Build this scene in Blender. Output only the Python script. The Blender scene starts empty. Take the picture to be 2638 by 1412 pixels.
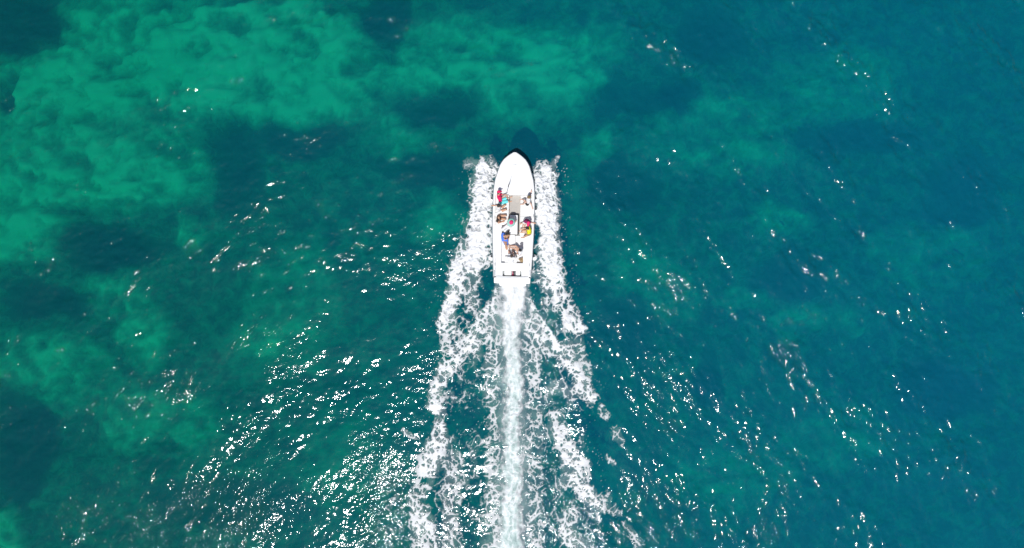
import bpy, bmesh, math, random
import numpy as np
from mathutils import Vector, Matrix

random.seed(7)
RNG = np.random.default_rng(11)
S = bpy.context.scene
COL = S.collection
PI = math.pi

# ------------------------------------------------------------------ camera, sky, sun, exposure
H = 41.0                      # drone height above the water (m)
PXM = 43.0                    # photo pixels per metre on the water
cam_data = bpy.data.cameras.new("camera")
cam_data.sensor_width = 36.0
cam_data.lens = 36.0 * H / (2638.0 / PXM)
cam_data.clip_start = 0.5
cam_data.clip_end = 8000.0
cam = bpy.data.objects.new("camera", cam_data)
cam.location = (0, 0, H)
COL.objects.link(cam)
S.camera = cam

SUN_ZEN = math.radians(25.0)               # angle from straight up
SUN_AZ = Vector((-0.26, -0.966, 0)).normalized()   # where the sun stands (below left of the frame)
sun_dir = Vector((SUN_AZ.x * math.sin(SUN_ZEN), SUN_AZ.y * math.sin(SUN_ZEN), math.cos(SUN_ZEN)))
world = bpy.data.worlds.new("World")
S.world = world
world.use_nodes = True
wn = world.node_tree
wn.nodes.clear()
sky = wn.nodes.new("ShaderNodeTexSky")
sky.sky_type = 'NISHITA'
sky.sun_disc = False
sky.sun_elevation = math.radians(90) - SUN_ZEN
sky.sun_rotation = math.atan2(SUN_AZ.x, SUN_AZ.y)
bg = wn.nodes.new("ShaderNodeBackground")
bg.inputs["Strength"].default_value = 0.07
wo = wn.nodes.new("ShaderNodeOutputWorld")
wn.links.new(sky.outputs[0], bg.inputs[0])
wn.links.new(bg.outputs[0], wo.inputs[0])

sun_data = bpy.data.lights.new("sun", 'SUN')
sun_data.energy = 3.8
sun_data.angle = math.radians(0.5)
sun_data.color = (1.0, 0.98, 0.955)
sun = bpy.data.objects.new("sun", sun_data)
sun.rotation_euler = sun_dir.to_track_quat('Z', 'Y').to_euler()
sun.location = sun_dir * 60
COL.objects.link(sun)

S.view_settings.view_transform = 'Standard'
S.view_settings.look = 'None'
S.view_settings.exposure = 0.0
S.view_settings.gamma = 1.0
S.view_settings.use_curve_mapping = False
S.render.engine = 'CYCLES'
S.cycles.use_denoising = True
S.cycles.max_bounces = 8
S.cycles.transparent_max_bounces = 16
S.cycles.caustics_reflective = False
S.cycles.caustics_refractive = False


# ------------------------------------------------------------------ helpers
def W(px, py, z=0.0):
    """world point seen at photo pixel (px, py) at height z."""
    k = (H - z) / H
    return Vector(((px - 1319.0) / PXM * k, (706.0 - py) / PXM * k, z))


def tag(o, label=None, cat=None, group=None, kind=None):
    if label: o["label"] = label
    if cat: o["category"] = cat
    if group: o["group"] = group
    if kind: o["kind"] = kind
    return o


def empty(name, loc, rz=0.0):
    o = bpy.data.objects.new(name, None)
    o.empty_display_size = 0.2
    o.location = loc
    o.rotation_euler = (0, 0, rz)
    COL.objects.link(o)
    return o


def link_mesh(name, me, mat, parent=None, smooth=False):
    o = bpy.data.objects.new(name, me)
    if mat: me.materials.append(mat)
    if smooth:
        me.polygons.foreach_set("use_smooth", [True] * len(me.polygons))
    COL.objects.link(o)
    if parent: o.parent = parent
    return o


def obj(name, verts, faces, mat, parent=None, smooth=False):
    me = bpy.data.meshes.new(name)
    me.from_pydata([tuple(v) for v in verts], [], faces)
    me.update()
    return link_mesh(name, me, mat, parent, smooth)


def bm_obj(name, bm, mat, parent=None, smooth=False):
    bmesh.ops.recalc_face_normals(bm, faces=bm.faces)
    me = bpy.data.meshes.new(name)
    bm.to_mesh(me)
    bm.free()
    return link_mesh(name, me, mat, parent, smooth)


def slab(name, outline, z0, z1, mat, parent=None, bevel=0.02, seg=2):
    """extruded outline with a rounded top edge"""
    bm = bmesh.new()
    lo = [bm.verts.new((p[0], p[1], z0)) for p in outline]
    hi = [bm.verts.new((p[0], p[1], z1)) for p in outline]
    n = len(outline)
    bm.faces.new(lo[::-1])
    top = bm.faces.new(hi)
    for i in range(n):
        bm.faces.new((lo[i], lo[(i + 1) % n], hi[(i + 1) % n], hi[i]))
    if bevel:
        bmesh.ops.bevel(bm, geom=list(top.edges), offset=bevel, segments=seg, affect='EDGES', profile=0.6)
    return bm_obj(name, bm, mat, parent)


def rounded(x0, y0, x1, y1, r, n=4, corners=(1, 1, 1, 1)):
    out = []
    for c, (cx, cy, a) in zip(corners, ((x1 - r, y1 - r, 0), (x0 + r, y1 - r, 90), (x0 + r, y0 + r, 180), (x1 - r, y0 + r, 270))):
        if c:
            for i in range(n + 1):
                t = math.radians(a + 90 * i / n)
                out.append((cx + r * math.cos(t), cy + r * math.sin(t)))
        else:
            t = math.radians(a + 45)
            out.append((cx + (r if math.cos(t) > 0 else -r), cy + (r if math.sin(t) > 0 else -r)))
    return out


class MB:
    """collects closed shapes into one vertex / face list"""
    def __init__(self): self.v, self.f = [], []

    def rings(self, rings, cap=True):
        b = len(self.v); n = len(rings[0])
        for r in rings: self.v.extend(r)
        for k in range(len(rings) - 1):
            for i in range(n):
                j = (i + 1) % n
                self.f.append((b + k * n + i, b + k * n + j, b + (k + 1) * n + j, b + (k + 1) * n + i))
        if cap:
            self.f.append(tuple(b + i for i in range(n))[::-1])
            e = b + (len(rings) - 1) * n
            self.f.append(tuple(e + i for i in range(n)))

    def cone(self, a, ra, b, rb, n=10, flat=1.0, side=None):
        a, b = Vector(a), Vector(b)
        d = (b - a)
        if d.length < 1e-6: d = Vector((0, 0, 1e-3))
        d.normalize()
        s = side if side is not None else (Vector((1, 0, 0)) if abs(d.x) < 0.8 else Vector((0, 1, 0)))
        u = (s - d * s.dot(d)).normalized()
        w = d.cross(u)
        R = []
        for (c, r, t) in ((a, ra, -0.95), (a, ra, -0.6), (a, ra, 0.0), (b, rb, 0.0), (b, rb, 0.6), (b, rb, 0.95)):
            q = math.sqrt(max(0, 1 - t * t))
            R.append([c + d * (r * t) + u * (r * q * math.cos(k * 2 * PI / n)) + w * (r * q * flat * math.sin(k * 2 * PI / n)) for k in range(n)])
        self.rings(R)

    def ell(self, c, ax, ay, az, n=12, m=8, t0=-0.98, t1=0.98):
        """ellipsoid with axis vectors ax, ay, az; t0..t1 is the span kept along az"""
        c = Vector(c); R = []
        p0, p1 = math.asin(t0), math.asin(t1)
        for k in range(m + 1):
            p = p0 + (p1 - p0) * k / m
            R.append([c + az * math.sin(p) + (ax * math.cos(q * 2 * PI / n) + ay * math.sin(q * 2 * PI / n)) * math.cos(p) for q in range(n)])
        self.rings(R)

    def box(self, c, hx, hy, hz):
        c = Vector(c)
        R = [[c + hx * sx + hy * sy + hz * s for sx, sy in ((-1, -1), (1, -1), (1, 1), (-1, 1))] for s in (-1, 1)]
        self.rings(R)

    def tube(self, pts, r, n=8):
        pts = [Vector(p) for p in pts]
        R = []
        for i, p in enumerate(pts):
            d = (pts[min(i + 1, len(pts) - 1)] - pts[max(i - 1, 0)]).normalized()
            s = Vector((0, 0, 1)) if abs(d.z) < 0.9 else Vector((1, 0, 0))
            u = d.cross(s).normalized(); w = d.cross(u)
            rr = r[i] if isinstance(r, (list, tuple)) else r
            R.append([p + u * rr * math.cos(k * 2 * PI / n) + w * rr * math.sin(k * 2 * PI / n) for k in range(n)])
        self.rings(R)

    def build(self, name, mat, parent=None, off=Vector((0, 0, 0)), smooth=True):
        return obj(name, [v - off for v in self.v], self.f, mat, parent, smooth)

    def fused(self, name, mat, parent, off, voxel=0.012, smooth=4, noise=0.0):
        """one continuous surface grown round all the collected shapes"""
        me = bpy.data.meshes.new("raw")
        me.from_pydata([tuple(v - off) for v in self.v], [], self.f)
        o = bpy.data.objects.new("raw", me)
        COL.objects.link(o)
        r = o.modifiers.new("r", 'REMESH'); r.mode = 'VOXEL'; r.voxel_size = voxel
        if smooth:
            s = o.modifiers.new("s", 'SMOOTH'); s.iterations = smooth; s.factor = 0.5
        dg = bpy.context.evaluated_depsgraph_get()
        new = bpy.data.meshes.new_from_object(o.evaluated_get(dg))
        bpy.data.objects.remove(o); bpy.data.meshes.remove(me)
        new.name = name
        new.materials.clear()
        return link_mesh(name, new, mat, parent, True)


# ------------------------------------------------------------------ numpy noise
_perm = np.random.default_rng(5).permutation(256)
_perm = np.concatenate([_perm, _perm, _perm])
_ang = np.random.default_rng(6).uniform(0, 2 * np.pi, 256)
_gx, _gy = np.cos(_ang), np.sin(_ang)


def perlin(x, y):
    xi = np.floor(x).astype(np.int64); yi = np.floor(y).astype(np.int64)
    xf = x - xi; yf = y - yi
    u = xf * xf * xf * (xf * (xf * 6 - 15) + 10); v = yf * yf * yf * (yf * (yf * 6 - 15) + 10)
    def g(ix, iy, dx, dy):
        h = _perm[_perm[ix & 255] + (iy & 255)]
        return _gx[h] * dx + _gy[h] * dy
    a = g(xi, yi, xf, yf); b = g(xi + 1, yi, xf - 1, yf)
    c = g(xi, yi + 1, xf, yf - 1); d = g(xi + 1, yi + 1, xf - 1, yf - 1)
    return (a + u * (b - a)) * (1 - v) + (c + u * (d - c)) * v


def fbm(x, y, o=4, gain=0.5):
    t = np.zeros_like(x); a = 1.0; f = 1.0; n = 0
    for i in range(o):
        t += a * perlin(x * f + 17.3 * i, y * f - 9.1 * i); n += a; a *= gain; f *= 2.03
    return t / n * 1.6


def sstep(a, b, x):
    t = np.clip((x - a) / (b - a), 0, 1)
    return t * t * (3 - 2 * t)


def rank(n):
    """spread values evenly over 0..1 so a threshold gives that coverage"""
    q = np.quantile(n[::37], np.linspace(0, 1, 257))
    return np.interp(n, q, np.linspace(0, 1, 257))


def fast_mesh(name, co, quads, attrs=()):
    me = bpy.data.meshes.new(name)
    nv, nf = len(co), len(quads)
    me.vertices.add(nv); me.loops.add(nf * 4); me.polygons.add(nf)
    me.vertices.foreach_set("co", np.ascontiguousarray(co, dtype=np.float32).ravel())
    me.loops.foreach_set("vertex_index", np.ascontiguousarray(quads, dtype=np.int32).ravel())
    me.polygons.foreach_set("loop_start", np.arange(0, nf * 4, 4, dtype=np.int32))
    me.polygons.foreach_set("use_smooth", np.ones(nf, dtype=bool))
    for an, av in attrs:
        a = me.attributes.new(an, 'FLOAT', 'POINT')
        a.data.foreach_set("value", np.ascontiguousarray(av, dtype=np.float32))
    me.update(calc_edges=True)
    return me


def grid_quads(nx, ny):
    i = np.arange(nx * ny).reshape(ny, nx)
    return np.stack([i[:-1, :-1], i[:-1, 1:], i[1:, 1:], i[1:, :-1]], -1).reshape(-1, 4)


# ------------------------------------------------------------------ materials
def nt(name):
    m = bpy.data.materials.new(name); m.use_nodes = True
    t = m.node_tree; t.nodes.clear()
    out = t.nodes.new("ShaderNodeOutputMaterial")
    return m, t, out


def plain(name, col, rough=0.6, var=0.08, scale=14.0, bump=0.0, bscale=60.0, spec=0.5):
    """principled surface whose colour wanders a little with a noise"""
    m, t, out = nt(name)
    p = t.nodes.new("ShaderNodeBsdfPrincipled")
    p.inputs["Roughness"].default_value = rough
    p.inputs["Specular IOR Level"].default_value = spec
    tc = t.nodes.new("ShaderNodeTexCoord")
    n = t.nodes.new("ShaderNodeTexNoise"); n.inputs["Scale"].default_value = scale; n.inputs["Detail"].default_value = 4
    t.links.new(tc.outputs["Object"], n.inputs["Vector"])
    mx = t.nodes.new("ShaderNodeMix"); mx.data_type = 'RGBA'
    mx.inputs[6].default_value = tuple(c * (1 - var) for c in col) + (1,)
    mx.inputs[7].default_value = tuple(min(1, c * (1 + var)) for c in col) + (1,)
    t.links.new(n.outputs["Fac"], mx.inputs[0])
    t.links.new(mx.outputs[2], p.inputs["Base Color"])
    if bump:
        n2 = t.nodes.new("ShaderNodeTexNoise"); n2.inputs["Scale"].default_value = bscale; n2.inputs["Detail"].default_value = 3
        t.links.new(tc.outputs["Object"], n2.inputs["Vector"])
        b = t.nodes.new("ShaderNodeBump"); b.inputs["Strength"].default_value = 0.6; b.inputs["Distance"].default_value = bump
        t.links.new(n2.outputs["Fac"], b.inputs["Height"])
        t.links.new(b.outputs[0], p.inputs["Normal"])
    t.links.new(p.outputs[0], out.inputs[0])
    return m


def sea_material():
    m, t, out = nt("sea_water")
    L = t.links.new
    tc = t.nodes.new("ShaderNodeTexCoord")
    # fine ripples the mesh cannot carry
    def noise(scale, detail, rough=0.5, dist=0.0, vec=None):
        n = t.nodes.new("ShaderNodeTexNoise")
        n.inputs["Scale"].default_value = scale; n.inputs["Detail"].default_value = detail
        n.inputs["Roughness"].default_value = rough; n.inputs["Distortion"].default_value = dist
        L(vec or tc.outputs["Object"], n.inputs["Vector"])
        return n
    gust = noise(0.16, 3, 0.6, 0.4)
    gr = t.nodes.new("ShaderNodeMapRange"); gr.inputs[1].default_value = 0.40; gr.inputs[2].default_value = 0.66
    gr.inputs[3].default_value = 0.22; gr.inputs[4].default_value = 1.15
    L(gust.outputs["Fac"], gr.inputs[0])
    rip = noise(6.0, 2.0, 0.55, 0.5)
    mul = t.nodes.new("ShaderNodeMath"); mul.operation = 'MULTIPLY'
    L(rip.outputs["Fac"], mul.inputs[0]); L(gr.outputs[0], mul.inputs[1])
    bump = t.nodes.new("ShaderNodeBump"); bump.inputs["Strength"].default_value = 1.0; bump.inputs["Distance"].default_value = RIPPLE
    L(mul.outputs[0], bump.inputs["Height"])
    gl = t.nodes.new("ShaderNodeBsdfGlossy"); gl.inputs["Roughness"].default_value = 0.06
    L(bump.outputs[0], gl.inputs["Normal"])
    fr = t.nodes.new("ShaderNodeFresnel"); fr.inputs["IOR"].default_value = 1.33
    L(bump.outputs[0], fr.inputs["Normal"])
    # clear water, plus the light that fine particles throw back: greener inshore (left), bluer offshore (right)
    tr = t.nodes.new("ShaderNodeBsdfTransparent"); tr.inputs[0].default_value = (0.60, 0.98, 0.97, 1)
    df = t.nodes.new("ShaderNodeBsdfDiffuse")
    sx = t.nodes.new("ShaderNodeSeparateXYZ"); L(tc.outputs["Object"], sx.inputs[0])
    wob = noise(0.05, 2)
    ad = t.nodes.new("ShaderNodeMath"); ad.operation = 'MULTIPLY_ADD'; ad.inputs[1].default_value = 26.0
    L(wob.outputs["Fac"], ad.inputs[0]); L(sx.outputs[0], ad.inputs[2])
    mr = t.nodes.new("ShaderNodeMapRange"); mr.interpolation_type = 'SMOOTHSTEP'
    mr.inputs[1].default_value = -14.0; mr.inputs[2].default_value = 44.0
    L(ad.outputs[0], mr.inputs[0])
    mc = t.nodes.new("ShaderNodeMix"); mc.data_type = 'RGBA'
    mc.inputs[6].default_value = BODY_L; mc.inputs[7].default_value = BODY_R
    L(mr.outputs[0], mc.inputs[0]); L(mc.outputs[2], df.inputs[0])
    mix1 = t.nodes.new("ShaderNodeMixShader"); mix1.inputs[0].default_value = 0.40
    L(tr.outputs[0], mix1.inputs[1]); L(df.outputs[0], mix1.inputs[2])
    mix2 = t.nodes.new("ShaderNodeMixShader")
    L(fr.outputs[0], mix2.inputs[0]); L(mix1.outputs[0], mix2.inputs[1]); L(gl.outputs[0], mix2.inputs[2])
    L(mix2.outputs[0], out.inputs[0])
    va = t.nodes.new("ShaderNodeVolumeAbsorption")
    va.inputs["Color"].default_value = (0.0, 0.88, 0.795, 1); va.inputs["Density"].default_value = 0.40
    L(va.outputs[0], out.inputs["Volume"])
    return m


RIPPLE = 0.031
BODY_L = (0.0, 0.118, 0.152, 1)
BODY_R = (0.0, 0.188, 0.325, 1)


def seabed_material():
    m, t, out = nt("seabed_sand_and_weed")
    L = t.links.new
    tc = t.nodes.new("ShaderNodeTexCoord")
    at = t.nodes.new("ShaderNodeAttribute"); at.attribute_name = "sand"
    n = t.nodes.new("ShaderNodeTexNoise"); n.inputs["Scale"].default_value = 1.3; n.inputs["Detail"].default_value = 6; n.inputs["Roughness"].default_value = 0.65
    n.inputs["Distortion"].default_value = 0.7
    L(tc.outputs["Object"], n.inputs["Vector"])
    ad = t.nodes.new("ShaderNodeMath"); ad.operation = 'MULTIPLY_ADD'; ad.inputs[1].default_value = 0.44
    L(n.outputs["Fac"], ad.inputs[0]); L(at.outputs["Fac"], ad.inputs[2])
    r = t.nodes.new("ShaderNodeValToRGB")
    e = r.color_ramp.elements
    e[0].position = 0.16; e[0].color = (0.020, 0.024, 0.018, 1)
    e[1].position = 0.90; e[1].color = (0.86, 0.87, 0.54, 1)
    x = e.new(0.46); x.color = (0.11, 0.13, 0.08, 1)
    x = e.new(0.68); x.color = (0.44, 0.45, 0.28, 1)
    L(ad.outputs[0], r.inputs[0])
    p = t.nodes.new("ShaderNodeBsdfDiffuse")
    L(r.outputs[0], p.inputs[0]); L(p.outputs[0], out.inputs[0])
    return m


def foam_material(name, white, mint):
    m, t, out = nt(name)
    L = t.links.new
    a = t.nodes.new("ShaderNodeAttribute"); a.attribute_name = "foam"
    w = t.nodes.new("ShaderNodeAttribute"); w.attribute_name = "milk"
    mx = t.nodes.new("ShaderNodeMix"); mx.data_type = 'RGBA'
    mx.inputs[6].default_value = white; mx.inputs[7].default_value = mint
    L(w.outputs["Fac"], mx.inputs[0])
    tc = t.nodes.new("ShaderNodeTexCoord")
    n = t.nodes.new("ShaderNodeTexNoise"); n.inputs["Scale"].default_value = 9; n.inputs["Detail"].default_value = 5
    L(tc.outputs["Object"], n.inputs["Vector"])
    b = t.nodes.new("ShaderNodeBump"); b.inputs["Distance"].default_value = 0.05; b.inputs["Strength"].default_value = 0.8
    L(n.outputs["Fac"], b.inputs["Height"])
    d = t.nodes.new("ShaderNodeBsdfDiffuse"); L(mx.outputs[2], d.inputs[0]); L(b.outputs[0], d.inputs["Normal"])
    tr = t.nodes.new("ShaderNodeBsdfTransparent")
    ms = t.nodes.new("ShaderNodeMixShader")
    L(a.outputs["Fac"], ms.inputs[0]); L(tr.outputs[0], ms.inputs[1]); L(d.outputs[0], ms.inputs[2])
    L(ms.outputs[0], out.inputs[0])
    return m


M = {}
M["gelcoat"] = plain("white_gelcoat", (0.86, 0.86, 0.85), 0.35, 0.02, 3.0)
M["hull"] = plain("white_hull_paint", (0.80, 0.81, 0.81), 0.3, 0.03, 2.0)
M["cushion"] = plain("white_vinyl", (0.82, 0.82, 0.80), 0.5, 0.03, 6.0, 0.004, 30)
M["mat"] = plain("beige_grey_deck_mat", (0.46, 0.435, 0.40), 0.85, 0.07, 5.0, 0.003, 90)
M["rubber"] = plain("grey_rub_rail", (0.30, 0.33, 0.36), 0.6)
M["steel"] = plain("stainless_steel", (0.45, 0.46, 0.47), 0.3)
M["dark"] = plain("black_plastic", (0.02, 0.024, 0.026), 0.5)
M["greyp"] = plain("grey_plastic", (0.34, 0.36, 0.36), 0.6, 0.15)
M["rope"] = plain("white_rope", (0.6, 0.6, 0.56), 0.8)
M["fender"] = plain("white_fender_vinyl", (0.85, 0.85, 0.84), 0.4, 0.03)
M["skin_tan"] = plain("tanned_skin", (0.56, 0.31, 0.19), 0.55, 0.08)
M["skin_mid"] = plain("skin", (0.64, 0.38, 0.26), 0.55, 0.08)
M["skin_fair"] = plain("fair_skin", (0.66, 0.42, 0.32), 0.55, 0.06)
M["black_hair"] = plain("black_hair", (0.012, 0.011, 0.012), 0.45, 0.3, 60, 0.004, 120)
M["brown_hair"] = plain("brown_hair", (0.05, 0.03, 0.02), 0.5, 0.3, 60, 0.004, 120)
M["blond_hair"] = plain("light_brown_hair", (0.22, 0.15, 0.06), 0.5, 0.3, 60, 0.004, 120)
M["magenta"] = plain("magenta_cotton", (0.85, 0.012, 0.13), 0.85, 0.05, 9, 0.006, 25)
M["pink"] = plain("pink_cotton", (0.90, 0.03, 0.17), 0.85, 0.06, 9, 0.004, 40)
M["plum"] = plain("plum_cotton", (0.22, 0.02, 0.10), 0.85, 0.1, 9, 0.006, 25)
M["cyan"] = plain("cyan_cotton", (0.16, 0.74, 0.78), 0.85, 0.05, 9, 0.006, 25)
M["white_cloth"] = plain("white_cotton", (0.82, 0.82, 0.82), 0.9, 0.03, 9, 0.006, 25)
M["black_cloth"] = plain("black_cloth", (0.016, 0.017, 0.019), 0.8, 0.1, 9, 0.004, 40)
M["navy"] = plain("dark_navy_cloth", (0.05, 0.05, 0.10), 0.85)
M["yellow"] = plain("yellow_cotton", (0.86, 0.83, 0.01), 0.85, 0.06, 9, 0.006, 25)
M["blue"] = plain("blue_cotton", (0.08, 0.22, 0.80), 0.85, 0.1, 5, 0.006, 25)
M["mint"] = plain("mint_shade", (0.33, 0.60, 0.52), 0.85, 0.05, 9)  # cool shadow tone on white, painted as the brim colour
M["straw"] = plain("woven_straw", (0.36, 0.25, 0.13), 0.85, 0.3, 40, 0.004, 60)
M["eye"] = plain("eye", (0.04, 0.03, 0.025), 0.2)
M["lips"] = plain("lips", (0.42, 0.13, 0.11), 0.5)
M["sea"] = sea_material()
M["seabed"] = seabed_material()
M["foam"] = foam_material("white_foam", (0.82, 0.83, 0.84, 1), (0.62, 0.80, 0.76, 1))


# ------------------------------------------------------------------ sea surface
GX0, GX1, GY0, GY1, GD = -36.0, 36.0, -27.0, 22.0, 0.075
nx = int(round((GX1 - GX0) / GD)) + 1
ny = int(round((GY1 - GY0) / GD)) + 1
gx = np.linspace(GX0, GX1, nx); gy = np.linspace(GY0, GY1, ny)
GXX, GYY = np.meshgrid(gx, gy)


def wave_field(N, d, lo, hi, p, slope, wind=None, spread=1.0, seed=1):
    """random sea with wavelengths lo..hi, spectrum k^-p, scaled to an rms slope"""
    r = np.random.default_rng(seed)
    k = 2 * np.pi * np.fft.fftfreq(N, d)
    kx, ky = np.meshgrid(k, k)
    kk = np.hypot(kx, ky); kk[0, 0] = 1
    amp = np.where((kk > 2 * np.pi / hi) & (kk < 2 * np.pi / lo), kk ** -p, 0)
    if wind is not None:
        c = np.abs((kx * wind[0] + ky * wind[1]) / kk)
        amp = amp * (0.15 + c ** spread)
    F = amp * (r.normal(size=(N, N)) + 1j * r.normal(size=(N, N)))
    h = np.real(np.fft.ifft2(F))
    sx, sy = np.gradient(h, d)
    return h * slope / np.sqrt((sx ** 2 + sy ** 2).mean())


N = 970
chop_r = wave_field(N, GD, 0.24, 1.7, 1.6, 0.22, (0.93, 0.36), 2.0, 8)[:ny, :nx]
chop = wave_field(N, GD, 0.24, 1.8, 1.65, 0.145, (0.35, -0.94), 1.2, 3)[:ny, :nx]
long_ = wave_field(N, GD, 2.2, 9.0, 2.4, 0.055, (0.55, -0.83), 2.5, 4)[:ny, :nx]
gust = sstep(-0.25, 0.45, fbm(GXX * 0.16 + 8.4, GYY * 0.22 + 2.2, 3))
# old wake waves that cross the right half of the view, crests running down to the right
cr = np.array([0.62, 0.785])
ph = GXX * cr[0] + GYY * cr[1] + 1.2 * fbm(GXX * 0.06, GYY * 0.06, 2)
ridge = np.exp(-((((ph + 1.2) % 5.2) - 2.6) / 0.75) ** 2) * sstep(2.0, 9.0, GXX) * (0.35 + 0.65 * sstep(-0.3, 0.5, fbm(GXX * 0.2 + 9, GYY * 0.2, 2)))
right = sstep(-2.0, 12.0, GXX)
gust_r = sstep(0.02, 0.42, fbm((GXX * 0.60 - GYY * 0.80) * 0.09 + 1.7, (GXX * 0.80 + GYY * 0.60) * 0.36, 3))
sea_z = long_ + chop * (0.42 + 0.66 * gust + 0.5 * ridge) * (1 - 0.35 * right) + chop_r * right * (0.40 + 0.95 * gust_r + 0.55 * ridge) + 0.07 * ridge
# the boat's own divergent wave arms
bx = (GXX - W(1320, 560).x)
arm = np.zeros_like(GXX)
for sgn in (-1, 1):
    along = W(1320, 430).y - GYY
    off = sgn * bx - (1.3 + 0.19 * np.clip(along, 0, None))
    arm += np.exp(-(off / 0.7) ** 2) * sstep(0, 1.5, along) * np.exp(-np.clip(along, 0, None) / 30)
sea_z = sea_z + 0.26 * arm
edge = np.minimum.reduce([GXX - GX0, GX1 - GXX, GYY - GY0, GY1 - GYY])
sea_z *= sstep(0.0, 2.0, edge)


def sea_at(x, y):
    fx = np.clip((x - GX0) / GD, 0, nx - 1.001); fy = np.clip((y - GY0) / GD, 0, ny - 1.001)
    i = fx.astype(int); j = fy.astype(int); u = fx - i; v = fy - j
    return (sea_z[j, i] * (1 - u) + sea_z[j, i + 1] * u) * (1 - v) + (sea_z[j + 1, i] * (1 - u) + sea_z[j + 1, i + 1] * u) * v


def build_sea():
    co = np.stack([GXX, GYY, sea_z], -1).reshape(-1, 3)
    q = grid_quads(nx, ny)
    FAR, DEEP = 3000.0, -14.0
    idx = np.arange(nx * ny).reshape(ny, nx)
    loop = np.concatenate([idx[0, :-1], idx[:-1, -1], idx[-1, :0:-1], idx[:0:-1, 0]])
    p = co[loop]
    # outer rim: every border vertex is pushed straight out to a far square (open sea beyond the frame)
    def ring(dist, z):
        s = np.maximum(np.abs(p[:, 0]) / 36.0, np.abs(p[:, 1] + 2.5) / 24.5)
        o = np.stack([p[:, 0] / s * dist / 36.0, (p[:, 1] + 2.5) / s * dist / 24.5 * 0.8 - 2.5, np.full(len(p), z)], -1)
        return o
    rings = [loop]
    allc = [co]
    base = len(co)
    for dist, z in ((60.0, 0.0), (150.0, 0.0), (600.0, 0.0), (FAR, 0.0), (FAR, DEEP)):
        o = ring(dist, z)
        allc.append(o)
        rings.append(np.arange(base, base + len(o))); base += len(o)
    qs = [q]
    for a, b in zip(rings[:-1], rings[1:]):
        qs.append(np.stack([a, b, np.roll(b, -1), np.roll(a, -1)], -1))
    # closed bottom: fan of quads to a centre vertex pair
    c0 = base; allc.append(np.array([[0, 0, DEEP]])); last = rings[-1]
    n = len(last)
    ev = np.arange(0, n - 1, 2)
    qs.append(np.stack([last[ev], np.full(len(ev), c0), last[(ev + 2) % n], last[ev + 1]], -1))
    me = fast_mesh("sea", np.concatenate(allc), np.concatenate(qs))
    o = link_mesh("sea", me, M["sea"])
    tag(o, "clear teal sea, greener on the left and bluer on the right", "sea", kind="structure")


build_sea()


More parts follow.
